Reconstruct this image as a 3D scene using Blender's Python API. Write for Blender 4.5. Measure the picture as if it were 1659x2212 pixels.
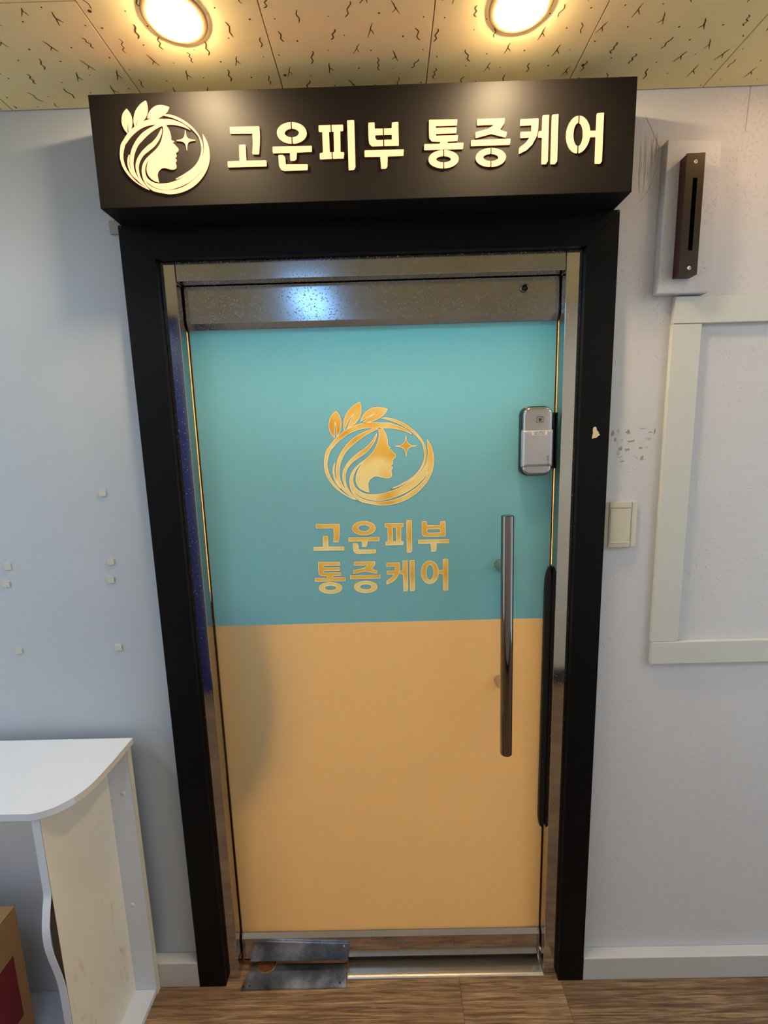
import bpy, bmesh, math, random
from mathutils import Vector, Matrix
from mathutils.geometry import tessellate_polygon

for o in list(bpy.data.objects):
    bpy.data.objects.remove(o, do_unlink=True)
SC = bpy.context.scene
COL = SC.collection
random.seed(7)

# ------------------------------------------------------------------ camera
CAM_POS = Vector((-0.0184, -1.1179, 1.5482))
YAW, PITCH, ROLL, FPX = -0.0084, 0.1553, -0.0273, 983.57
fwd = Vector((math.sin(YAW) * math.cos(PITCH), math.cos(YAW) * math.cos(PITCH), -math.sin(PITCH)))
right0 = Vector((math.cos(YAW), -math.sin(YAW), 0))
up0 = right0.cross(fwd)
right = math.cos(ROLL) * right0 + math.sin(ROLL) * up0
up = -math.sin(ROLL) * right0 + math.cos(ROLL) * up0
cam_data = bpy.data.cameras.new('camera')
cam_data.sensor_fit = 'VERTICAL'
cam_data.sensor_height = 24.0
cam_data.lens = FPX * 24.0 / 2212.0
cam_data.clip_start = 0.02
cam = bpy.data.objects.new('camera', cam_data)
COL.objects.link(cam)
M = Matrix.Identity(4)
for i in range(3):
    M[i][0], M[i][1], M[i][2], M[i][3] = right[i], up[i], -fwd[i], CAM_POS[i]
cam.matrix_world = M
SC.camera = cam

# ------------------------------------------------------------------ world, exposure
W_COL, W_STR = (0.76, 0.89, 1.0), 1.45          # soft cool light of the hall at both corridor ends
COOL_LAMP = ((0.22, 0.52, 1.0), 11.0)           # corridor panel lamp behind the camera
HALL_FILL = ((0.78, 0.90, 1.0), 18.0)           # added fill: two unseen ceiling panels that brighten walls and floor
DOWN_L = ((1.0, 0.76, 0.44), 400.0)
DOWN_R = ((1.0, 0.76, 0.44), 400.0)
DOWN_E = ((1.0, 0.58, 0.28), 38.0)             # third lamp of the row, past the right edge of the view
LETTER = ((2.9, 0.94, 0.42), 1.0)
INNER_LAMP = ((1.0, 0.94, 0.84), 160.0)
EXPOSURE = 0.12
world = bpy.data.worlds.new('world')
SC.world = world
world.use_nodes = True
world.node_tree.nodes['Background'].inputs[0].default_value = (*W_COL, 1)
world.node_tree.nodes['Background'].inputs[1].default_value = W_STR
SC.view_settings.view_transform = 'Standard'
SC.view_settings.look = 'None'
SC.view_settings.gamma = 1.0
SC.view_settings.exposure = EXPOSURE
SC.view_settings.use_curve_mapping = False
SC.cycles.use_denoising = True
SC.cycles.max_bounces = 8
SC.cycles.sample_clamp_indirect = 4.0
SC.cycles.caustics_reflective = False
SC.cycles.caustics_refractive = False


# ------------------------------------------------------------------ materials
class NT:
    def __init__(s, name):
        s.m = bpy.data.materials.new(name)
        s.m.use_nodes = True
        s.t = s.m.node_tree
        s.b = s.t.nodes['Principled BSDF']
        s.out = s.t.nodes['Material Output']

    def n(s, typ, **kw):
        nd = s.t.nodes.new(typ)
        for k, v in kw.items():
            if hasattr(nd, k):
                setattr(nd, k, v)
            else:
                nd.inputs[k].default_value = v
        return nd

    def l(s, a, b):
        s.t.links.new(a, b)

    def coords(s, scale=(1, 1, 1), kind='Object', rot=(0, 0, 0)):
        tc = s.n('ShaderNodeTexCoord')
        mp = s.n('ShaderNodeMapping')
        mp.inputs['Scale'].default_value = scale
        mp.inputs['Rotation'].default_value = rot
        s.l(tc.outputs[kind], mp.inputs[0])
        return mp.outputs[0]

    def noise(s, vec, scale=5, detail=4, rough=0.55, dist=0.0):
        nd = s.n('ShaderNodeTexNoise')
        nd.inputs['Scale'].default_value = scale
        nd.inputs['Detail'].default_value = detail
        nd.inputs['Roughness'].default_value = rough
        nd.inputs['Distortion'].default_value = dist
        if vec is not None:
            s.l(vec, nd.inputs['Vector'])
        return nd.outputs['Fac']

    def ramp(s, fac, stops):
        r = s.n('ShaderNodeValToRGB')
        el = r.color_ramp.elements
        while len(el) < len(stops):
            el.new(0.5)
        for e, (p, c) in zip(el, stops):
            e.position = p
            e.color = (*c, 1) if len(c) == 3 else c
        s.l(fac, r.inputs[0])
        return r.outputs[0]

    def mix(s, fac, a, b, mode='MIX'):
        mx = s.n('ShaderNodeMix', data_type='RGBA', blend_type=mode)
        for sock, v in ((mx.inputs[0], fac), (mx.inputs[6], a), (mx.inputs[7], b)):
            if isinstance(v, (int, float)):
                sock.default_value = v
            elif isinstance(v, tuple):
                sock.default_value = (*v, 1)
            else:
                s.l(v, sock)
        return mx.outputs[2]

    def math(s, op, a, b=0.0):
        nd = s.n('ShaderNodeMath', operation=op)
        for sock, v in ((nd.inputs[0], a), (nd.inputs[1], b)):
            if isinstance(v, (int, float)):
                sock.default_value = v
            else:
                s.l(v, sock)
        return nd.outputs[0]

    def bump(s, h, strength=0.3, dist=0.002):
        bp = s.n('ShaderNodeBump')
        bp.inputs['Strength'].default_value = strength
        bp.inputs['Distance'].default_value = dist
        s.l(h, bp.inputs['Height'])
        s.l(bp.outputs[0], s.b.inputs['Normal'])
        return bp

    def base(s, c):
        if isinstance(c, tuple):
            s.b.inputs['Base Color'].default_value = (*c, 1)
        else:
            s.l(c, s.b.inputs['Base Color'])

    def set(s, **kw):
        names = dict(rough='Roughness', metal='Metallic', spec='Specular IOR Level', coat='Coat Weight', coatr='Coat Roughness')
        for k, v in kw.items():
            sk = s.b.inputs[names[k]]
            if isinstance(v, (int, float)):
                sk.default_value = v
            else:
                s.l(v, sk)


def srgb(r, g, b):
    f = lambda c: ((c / 255) / 12.92) if c / 255 <= 0.04045 else (((c / 255) + 0.055) / 1.055) ** 2.4
    return (f(r), f(g), f(b))


def simple(name, col, rough=0.5, metal=0.0, spec=0.5, var=0.06, vscale=30, bump=0.0, bscale=200, coat=0.0):
    t = NT(name)
    v = t.coords()
    nz = t.noise(v, vscale, 4)
    t.base(t.mix(nz, tuple(c * (1 - var) for c in col), tuple(min(1, c * (1 + var)) for c in col)))
    t.set(rough=rough, metal=metal, spec=spec, coat=coat)
    if bump:
        t.bump(t.noise(v, bscale, 3), bump, 0.001)
    return t.m


def emit(name, col, strength):
    t = NT(name)
    t.base((0.02, 0.02, 0.02))
    t.set(rough=0.8, spec=0.1)
    t.b.inputs['Emission Color'].default_value = (*col, 1)
    t.b.inputs['Emission Strength'].default_value = strength
    return t.m


MAT = {}


def worn():
    t = NT('worn_steel')
    n1 = t.noise(t.coords((9, 9, 9)), 1.0, 5, 0.6)
    n2 = t.noise(t.coords(), 150, 4, 0.6)
    c = t.ramp(n1, [(0.30, srgb(78, 80, 84)), (0.50, srgb(132, 134, 138)), (0.68, srgb(196, 198, 202))])
    c = t.mix(t.ramp(n2, [(0.60, (0, 0, 0)), (0.70, (0.7, 0.7, 0.7))]), c, srgb(60, 54, 50))
    t.base(c)
    t.set(metal=0.9, rough=t.math('ADD', t.math('MULTIPLY', n1, 0.3), 0.16))
    t.bump(t.noise(t.coords(), 24, 4), 0.2, 0.002)
    return t.m



def make_materials():
    # left wall: smooth painted board, faint mottling
    t = NT('wall_paint_smooth')
    v = t.coords()
    t.base(t.mix(t.noise(v, 3.0, 3), srgb(170, 178, 188), srgb(180, 187, 196)))
    t.set(rough=0.42, spec=0.4)
    t.bump(t.noise(v, 140, 3), 0.05, 0.001)
    MAT['wall_l'] = t.m
    # right wall: thick paint over rough plaster, scratches and specks
    t = NT('wall_paint_rough')
    v = t.coords()
    n1 = t.noise(v, 2.5, 5)
    t.base(t.mix(n1, srgb(194, 193, 197), srgb(206, 204, 206)))
    t.set(rough=0.5, spec=0.4)
    speck = t.ramp(t.noise(v, 130, 4, 0.6), [(0.56, (0, 0, 0)), (0.72, (1, 1, 1))])
    patch = t.ramp(t.noise(v, 7, 3), [(0.42, (0, 0, 0)), (0.62, (1, 1, 1))])
    v2 = t.coords((10, 10, 60))
    streak = t.ramp(t.noise(v2, 1.6, 5, 0.65), [(0.62, (0, 0, 0)), (0.74, (1, 1, 1))])
    h = t.math('ADD', t.math('MULTIPLY', speck, patch), t.math('MULTIPLY', streak, 0.35))
    h = t.math('ADD', h, t.math('MULTIPLY', t.noise(v, 14, 4), 0.8))
    t.bump(h, 0.45, 0.004)
    MAT['wall_r'] = t.m
    MAT['trim'] = simple('trim_paint_grey', srgb(196, 196, 190), 0.45, var=0.03, vscale=6, bump=0.06, bscale=60)
    MAT['baseboard'] = simple('baseboard_paint', srgb(190, 188, 186), 0.5, var=0.05, vscale=9, bump=0.08, bscale=90)
    MAT['caulk'] = simple('caulk', srgb(205, 195, 175), 0.6)
    MAT['wall_back'] = simple('wall_beige', srgb(222, 216, 206), 0.6, var=0.05, vscale=4)
    MAT['blue_panel'] = simple('blue_panel_paint', srgb(28, 42, 110), 0.35, var=0.08, vscale=4)
    MAT['dark_skirting'] = simple('dark_skirting', srgb(48, 48, 52), 0.5)
    # ceiling
    MAT['tile'] = simple('ceiling_tile_gypsum', srgb(234, 212, 158), 0.8, var=0.04, vscale=5, bump=0.12, bscale=160, spec=0.2)
    MAT['tile_mark'] = simple('ceiling_fissure', srgb(92, 70, 42), 0.95, spec=0.05, var=0.3, vscale=50)
    MAT['void'] = simple('ceiling_void', srgb(40, 30, 22), 0.95, spec=0.0)
    # wood vinyl floor
    t = NT('wood_vinyl')
    v = t.coords((1.6, 22, 8), 'Generated')
    tc = t.n('ShaderNodeTexCoord')
    oi = t.n('ShaderNodeObjectInfo')
    off = t.n('ShaderNodeVectorMath', operation='SCALE')
    comb = t.n('ShaderNodeCombineXYZ')
    for i in range(3):
        t.l(oi.outputs['Random'], comb.inputs[i])
    t.l(comb.outputs[0], off.inputs[0])
    off.inputs['Scale'].default_value = 37.0
    add = t.n('ShaderNodeVectorMath', operation='ADD')
    t.l(tc.outputs['Object'], add.inputs[0])
    t.l(off.outputs[0], add.inputs[1])

    def mapped(sc):
        mp = t.n('ShaderNodeMapping')
        mp.inputs['Scale'].default_value = sc
        t.l(add.outputs[0], mp.inputs[0])
        return mp.outputs[0]
    grain = t.noise(mapped((5, 130, 1)), 1.0, 7, 0.64, 0.9)
    fine = t.noise(mapped((16, 520, 1)), 1.0, 3, 0.6, 0.2)
    big = t.noise(mapped((5, 9, 1)), 1.0, 3)
    c1 = t.ramp(grain, [(0.32, srgb(70, 50, 36)), (0.44, srgb(122, 94, 68)), (0.56, srgb(164, 132, 98)), (0.72, srgb(188, 156, 118))])
    c2 = t.mix(t.ramp(fine, [(0.42, (1, 1, 1)), (0.52, (0, 0, 0))]), c1, srgb(58, 40, 28))
    cf = t.n('ShaderNodeMix', data_type='RGBA', blend_type='MIX')
    cf.inputs[0].default_value = 0.45
    t.l(c1, cf.inputs[6])
    t.l(c2, cf.inputs[7])
    c3 = t.mix(t.ramp(big, [(0.35, (0.6, 0.6, 0.6)), (0.65, (0, 0, 0))]), cf.outputs[2], srgb(96, 72, 52))
    hsv = t.n('ShaderNodeHueSaturation')
    t.l(c3, hsv.inputs['Color'])
    t.l(t.math('ADD', t.math('MULTIPLY', oi.outputs['Random'], 0.35), 0.85), hsv.inputs['Value'])
    t.base(hsv.outputs[0])
    t.set(rough=0.48, spec=0.4)
    t.bump(grain, 0.25, 0.0015)
    MAT['wood'] = t.m
    # blacks
    MAT['casing'] = simple('black_film', srgb(6, 6, 8), 0.45, var=0.1, vscale=20, bump=0.03, bscale=300, spec=0.13)
    MAT['sign'] = simple('sign_black_satin', srgb(20, 17, 16), 0.58, var=0.1, vscale=40, bump=0.05, bscale=900, spec=0.12)
    MAT['black_plastic'] = simple('black_plastic', srgb(14, 14, 15), 0.3)
    MAT['rubber'] = simple('black_rubber', srgb(10, 9, 9), 0.45)
    MAT['letter_lit'] = emit('letter_lit', LETTER[0], LETTER[1])
    # steels
    t = NT('polished_steel')
    v = t.coords()
    wob = t.noise(t.coords((2.2, 2.2, 2.2)), 1.0, 2)
    spk = t.ramp(t.noise(v, 260, 2, 0.5), [(0.66, (0, 0, 0)), (0.72, (1, 1, 1))])
    t.base(t.mix(t.noise(v, 6, 4), srgb(180, 176, 172), srgb(205, 202, 198)))
    t.set(metal=1.0, rough=t.math('ADD', t.math('MULTIPLY', spk, 0.35), 0.07))
    t.bump(wob, 0.25, 0.004)
    MAT['steel'] = t.m
    t = NT('brushed_steel')
    v = t.coords((14, 14, 420))
    t.base(t.mix(t.noise(t.coords(), 5, 4), srgb(138, 136, 136), srgb(176, 174, 174)))
    t.set(metal=1.0, rough=0.16)
    t.b.inputs['Anisotropic'].default_value = 0.0
    sp = t.ramp(t.noise(t.coords(), 330, 2, 0.5), [(0.60, (0, 0, 0)), (0.68, (1, 1, 1))])
    t.l(t.math('ADD', t.math('MULTIPLY', sp, 0.4), 0.17), t.b.inputs['Roughness'])
    t.bump(t.noise(t.coords((3, 3, 3)), 1.0, 2), 0.2, 0.004)
    MAT['steel_rail'] = t.m
    MAT['chrome'] = simple('chrome', srgb(128, 122, 118), 0.05, 1.0, var=0.02)
    MAT['satin_steel'] = simple('satin_steel', srgb(190, 188, 184), 0.3, 1.0, var=0.05)
    MAT['worn_steel'] = worn()
    MAT['threshold'] = simple('threshold_steel', srgb(178, 172, 164), 0.34, 1.0, var=0.12, vscale=30, bump=0.1, bscale=120)
    MAT['rust'] = simple('rusty_pivot', srgb(110, 58, 26), 0.75, 0.2, var=0.6, vscale=160, bump=0.6, bscale=320)
    MAT['brass'] = simple('brass_rim', srgb(190, 165, 110), 0.35, 1.0, var=0.2, vscale=200)

    # frosted films on glass: reflects its own colour and lets light of the room behind through
    def film(name, col, tr, w):
        t = NT(name)
        t.base(t.mix(t.noise(t.coords(), 1.4, 3), tuple(c * 0.97 for c in col), tuple(min(1, c * 1.03) for c in col)))
        t.set(rough=0.32, spec=0.5)
        tl = t.n('ShaderNodeBsdfTranslucent')
        tl.inputs[0].default_value = (*tr, 1)
        mx = t.n('ShaderNodeMixShader')
        mx.inputs[0].default_value = w
        t.l(t.b.outputs[0], mx.inputs[1])
        t.l(tl.outputs[0], mx.inputs[2])
        t.l(mx.outputs[0], t.out.inputs[0])
        return t.m
    MAT['film_teal'] = film('film_teal', srgb(138, 196, 214), srgb(152, 222, 238), 0.36)
    MAT['film_gold'] = film('film_gold', srgb(234, 206, 160), srgb(255, 248, 232), 0.56)
    MAT['infill'] = film('amber_infill', srgb(150, 106, 40), srgb(190, 130, 44), 0.4)  # colour of the added gap strips, standing for warm light coming through
    # glass: clear with green tint and a mirror-like skin
    t = NT('glass_green')
    tr = t.n('ShaderNodeBsdfTransparent')
    tr.inputs[0].default_value = (0.80, 0.90, 0.84, 1)
    gl = t.n('ShaderNodeBsdfGlossy')
    gl.inputs['Roughness'].default_value = 0.03
    fr = t.n('ShaderNodeFresnel')
    fr.inputs[0].default_value = 1.5
    mx = t.n('ShaderNodeMixShader')
    t.l(fr.outputs[0], mx.inputs[0])
    t.l(tr.outputs[0], mx.inputs[1])
    t.l(gl.outputs[0], mx.inputs[2])
    t.l(mx.outputs[0], t.out.inputs[0])
    MAT['glass'] = t.m
    # gold print with soft light and dark patches
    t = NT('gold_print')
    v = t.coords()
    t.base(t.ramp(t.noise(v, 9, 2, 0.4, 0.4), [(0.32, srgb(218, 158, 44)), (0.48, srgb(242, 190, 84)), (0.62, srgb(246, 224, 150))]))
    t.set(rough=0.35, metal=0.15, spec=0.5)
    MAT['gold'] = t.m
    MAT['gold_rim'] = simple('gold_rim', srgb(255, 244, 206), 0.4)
    MAT['gold_border'] = simple('gold_outline', srgb(84, 82, 60), 0.5)  # dark printed outline round the gold logo and letters
    # lock
    t = NT('lock_silver')
    t.base(srgb(178, 178, 184))
    t.set(rough=0.32, metal=0.55)
    t.bump(t.noise(t.coords(), 900, 2), 0.03, 0.0005)
    MAT['silver'] = t.m
    MAT['lock_chrome'] = simple('lock_chrome', srgb(185, 182, 184), 0.14, 0.9, var=0.02)
    MAT['print_dark'] = simple('print_dark', srgb(40, 38, 42), 0.5)
    MAT['sticker'] = simple('sticker_white', srgb(214, 208, 210), 0.5)
    # small things
    MAT['switch'] = simple('switch_ivory', srgb(198, 190, 168), 0.35, var=0.02)
    MAT['device'] = simple('device_dark_bronze', srgb(46, 38, 28), 0.35, 0.5, var=0.1, vscale=40)
    MAT['device_side'] = simple('device_dark_red', srgb(44, 6, 12), 0.4)
    MAT['slot'] = simple('slot_black', srgb(8, 6, 8), 0.4)
    MAT['screw'] = simple('screw_white', srgb(214, 208, 190), 0.4, 0.3)
    MAT['pad'] = simple('foam_tape', srgb(186, 186, 178), 0.75, var=0.05, vscale=120, bump=0.15, bscale=700)
    MAT['ring_warm'] = simple('downlight_ring', srgb(158, 128, 88), 0.45)
    MAT['melamine'] = simple('white_melamine', srgb(212, 219, 232), 0.38, var=0.02, vscale=8)
    MAT['edge_cream'] = simple('cream_edge', srgb(206, 198, 178), 0.6, var=0.1, vscale=50)
    MAT['chipboard'] = simple('raw_chipboard', srgb(72, 54, 38), 0.9, var=0.7, vscale=300, bump=0.6, bscale=400)
    t = NT('stained_panel')
    v = t.coords((1, 1, 0.7))
    st = t.ramp(t.noise(t.coords((1, 13, 4)), 1.3, 7, 0.68, 1.2), [(0.58, (0, 0, 0)), (0.86, (1, 1, 1))])
    t.base(t.mix(st, t.mix(t.noise(v, 5, 4), srgb(222, 212, 190), srgb(232, 226, 214)), srgb(184, 148, 100)))
    t.set(rough=0.55)
    t.bump(t.noise(v, 60, 3), 0.08, 0.001)
    MAT['stained'] = t.m
    MAT['cardboard'] = simple('cardboard', srgb(178, 134, 82), 0.75, var=0.08, vscale=60, bump=0.1, bscale=120)
    MAT['red_print'] = simple('red_print', srgb(128, 16, 22), 0.6)
    MAT['mount'] = simple('mount_grey_beige', srgb(150, 148, 138), 0.7)
    MAT['groove_shade'] = simple('groove_shadow', srgb(120, 112, 94), 0.6)  # darker ivory, shade of the switch gaps put into the colour
    MAT['peel_light'] = simple('peeled_beige', srgb(188, 176, 152), 0.85, var=0.2, vscale=90)
    MAT['peel'] = simple('peeled_brown', srgb(158, 144, 122), 0.85, var=0.3, vscale=90)
    MAT['chip'] = simple('chip_cream', srgb(212, 192, 156), 0.8, var=0.08, vscale=200)
    MAT['scuff'] = simple('scuff_brown', srgb(172, 154, 138), 0.7, var=0.2, vscale=60)
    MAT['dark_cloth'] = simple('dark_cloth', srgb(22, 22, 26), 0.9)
    MAT['inner_wall'] = simple('inner_wall_warm', srgb(206, 160, 100), 0.7)
    MAT['inner_floor'] = simple('inner_floor_warm', srgb(150, 112, 70), 0.6)
    MAT['lamp_cool'] = emit('lamp_cool', *COOL_LAMP)
    MAT['hall_fill'] = emit('hall_fill', *HALL_FILL)
    MAT['lamp_l'] = emit('downlight_lens_left', *DOWN_L)
    MAT['lamp_r'] = emit('downlight_lens_right', *DOWN_R)
    MAT['lamp_e'] = emit('downlight_lens_end', *DOWN_E)
    MAT['lamp_inner'] = emit('lamp_inner', *INNER_LAMP)
    MAT['white_metal'] = simple('white_metal', srgb(220, 220, 220), 0.4)


make_materials()


# ------------------------------------------------------------------ geometry helpers
def link(name, me, mat=None, parent=None, label=None, cat=None, group=None, kind=None):
    o = bpy.data.objects.new(name, me)
    COL.objects.link(o)
    if mat is not None and me is not None and len(me.materials) == 0:
        me.materials.append(MAT[mat])
    if parent is not None:
        o.parent = parent
    for k, v in (('label', label), ('category', cat), ('group', group), ('kind', kind)):
        if v:
            o[k] = v
    return o


def empty(name, loc, label=None, cat=None, group=None, kind=None):
    o = bpy.data.objects.new(name, None)
    o.location = loc
    o.empty_display_size = 0.05
    COL.objects.link(o)
    for k, v in (('label', label), ('category', cat), ('group', group), ('kind', kind)):
        if v:
            o[k] = v
    return o


def finish(bm, smooth=False):
    bmesh.ops.recalc_face_normals(bm, faces=bm.faces)
    me = bpy.data.meshes.new('mesh')
    if smooth:
        for f in bm.faces:
            f.smooth = True
    bm.to_mesh(me)
    bm.free()
    return me


def add_box(bm, x0, x1, y0, y1, z0, z1, bev=0.0, seg=2, off=(0, 0, 0)):
    r = bmesh.ops.create_cube(bm, size=1.0)
    for v in r['verts']:
        v.co = Vector(((x0 + x1) / 2 + v.co.x * (x1 - x0) - off[0], (y0 + y1) / 2 + v.co.y * (y1 - y0) - off[1], (z0 + z1) / 2 + v.co.z * (z1 - z0) - off[2]))
    if bev:
        es = list({e for v in r['verts'] for e in v.link_edges})
        bmesh.ops.bevel(bm, geom=es, offset=bev, segments=seg, affect='EDGES', profile=0.5)


def box(name, b, mat, parent=None, bev=0.0, off=None, seg=2, **kw):
    """box from world bounds (x0,x1,y0,y1,z0,z1); vertices stored relative to the parent's location"""
    bm = bmesh.new()
    o = off if off is not None else (tuple(parent.location) if parent is not None and parent.parent is None else (0, 0, 0))
    add_box(bm, *b, bev=bev, seg=seg, off=o)
    return link(name, finish(bm), mat, parent, **kw)


def poly_mesh(loops, d0, d1, axes='xz', off=(0, 0, 0)):
    """extruded polygon with holes; loops in plane coords, d0..d1 along the third axis"""
    def P(p, d):
        if axes == 'xz':
            v = (p[0], d, p[1])
        elif axes == 'yz':
            v = (d, p[0], p[1])
        else:
            v = (p[0], p[1], d)
        return Vector(v) - Vector(off)
    bm = bmesh.new()
    tris = tessellate_polygon([[Vector((p[0], p[1], 0)) for p in lp] for lp in loops])
    flat = [p for lp in loops for p in lp]
    A = [bm.verts.new(P(p, d0)) for p in flat]
    B = [bm.verts.new(P(p, d1)) for p in flat]
    for t in tris:
        for V in (A, B):
            try:
                bm.faces.new([V[i] for i in t])
            except ValueError:
                pass
    k = 0
    for lp in loops:
        n = len(lp)
        for i in range(n):
            a, b = k + i, k + (i + 1) % n
            try:
                bm.faces.new((A[a], A[b], B[b], B[a]))
            except ValueError:
                pass
        k += n
    return finish(bm)


def add_ribbon(bm, pts, w, mapf, closed=False, taper=False):
    """flat ribbon of width w along a 2D polyline, mapf: (u,v)->Vector"""
    n = len(pts)
    L, R = [], []
    for i in range(n):
        if closed:
            a, b = pts[i - 1], pts[(i + 1) % n]
        else:
            a, b = pts[max(i - 1, 0)], pts[min(i + 1, n - 1)]
        dx, dy = b[0] - a[0], b[1] - a[1]
        ln = math.hypot(dx, dy) or 1
        nx, ny = -dy / ln, dx / ln
        ww = w / 2
        if taper and (i == 0 or i == n - 1):
            ww *= 0.45
        L.append(bm.verts.new(mapf(pts[i][0] + nx * ww, pts[i][1] + ny * ww)))
        R.append(bm.verts.new(mapf(pts[i][0] - nx * ww, pts[i][1] - ny * ww)))
    m = n if closed else n - 1
    for i in range(m):
        j = (i + 1) % n
        try:
            bm.faces.new((L[i], L[j], R[j], R[i]))
        except ValueError:
            pass


def catmull(seg, k=3):
    if len(seg) < 3:
        return list(seg)
    out = []
    for i in range(len(seg) - 1):
        p0 = seg[i - 1] if i > 0 else seg[i]
        p1, p2 = seg[i], seg[i + 1]
        p3 = seg[i + 2] if i + 2 < len(seg) else seg[i + 1]
        for s in range(k):
            t = s / k
            out.append(tuple(0.5 * (2 * p1[a] + (p2[a] - p0[a]) * t + (2 * p0[a] - 5 * p1[a] + 4 * p2[a] - p3[a]) * t * t + (3 * p1[a] - p0[a] - 3 * p2[a] + p3[a]) * t ** 3) for a in (0, 1)))
    out.append(seg[-1])
    return out


def clean(lp, eps=1e-6):
    out = []
    for p in lp:
        if not out or math.hypot(p[0] - out[-1][0], p[1] - out[-1][1]) > eps:
            out.append(p)
    while len(out) > 2 and math.hypot(out[0][0] - out[-1][0], out[0][1] - out[-1][1]) <= eps:
        out.pop()
    return out


def fillet(lp, r):
    """small rounding of polygon corners"""
    out = []
    n = len(lp)
    for i in range(n):
        p, a, b = Vector(lp[i]), Vector(lp[i - 1]), Vector(lp[(i + 1) % n])
        da, db = (a - p), (b - p)
        ra = min(r, da.length * 0.4)
        rb = min(r, db.length * 0.4)
        q0, q2 = p + da.normalized() * ra, p + db.normalized() * rb
        out.append(tuple(q0))
        out.append(tuple((q0 + q2) * 0.25 + p * 0.5))
        out.append(tuple(q2))
    return out


def add_cyl(bm, p0, p1, r0, r1=None, n=24, cap=True):
    r1 = r0 if r1 is None else r1
    p0, p1 = Vector(p0), Vector(p1)
    d = (p1 - p0).normalized()
    a = d.orthogonal().normalized()
    b = d.cross(a)
    A, B = [], []
    for i in range(n):
        t = math.tau * i / n
        u = a * math.cos(t) + b * math.sin(t)
        A.append(bm.verts.new(p0 + u * r0))
        B.append(bm.verts.new(p1 + u * r1))
    for i in range(n):
        j = (i + 1) % n
        bm.faces.new((A[i], A[j], B[j], B[i]))
    if cap:
        bm.faces.new(A[::-1])
        bm.faces.new(B)


def lathe(profile, center, axis='z', n=40, smooth=True, closed=False):
    """profile: list of (r, h)"""
    bm = bmesh.new()
    rings = []
    for r, h in profile:
        ring = []
        for i in range(n):
            t = math.tau * i / n
            c, s = math.cos(t) * r, math.sin(t) * r
            co = (c, s, h) if axis == 'z' else ((c, h, s) if axis == 'y' else (h, c, s))
            ring.append(bm.verts.new(Vector(center) + Vector(co)))
        rings.append(ring)
    m = len(rings) if closed else len(rings) - 1
    for k in range(m):
        A, B = rings[k], rings[(k + 1) % len(rings)]
        for i in range(n):
            j = (i + 1) % n
            bm.faces.new((A[i], A[j], B[j], B[i]))
    bmesh.ops.remove_doubles(bm, verts=bm.verts, dist=1e-6)
    return finish(bm, smooth)


def auto_smooth(o, ang=0.6):
    me = o.data
    for p in me.polygons:
        p.use_smooth = True
    try:
        me.set_sharp_from_angle(angle=ang)
    except Exception:
        pass


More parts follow.
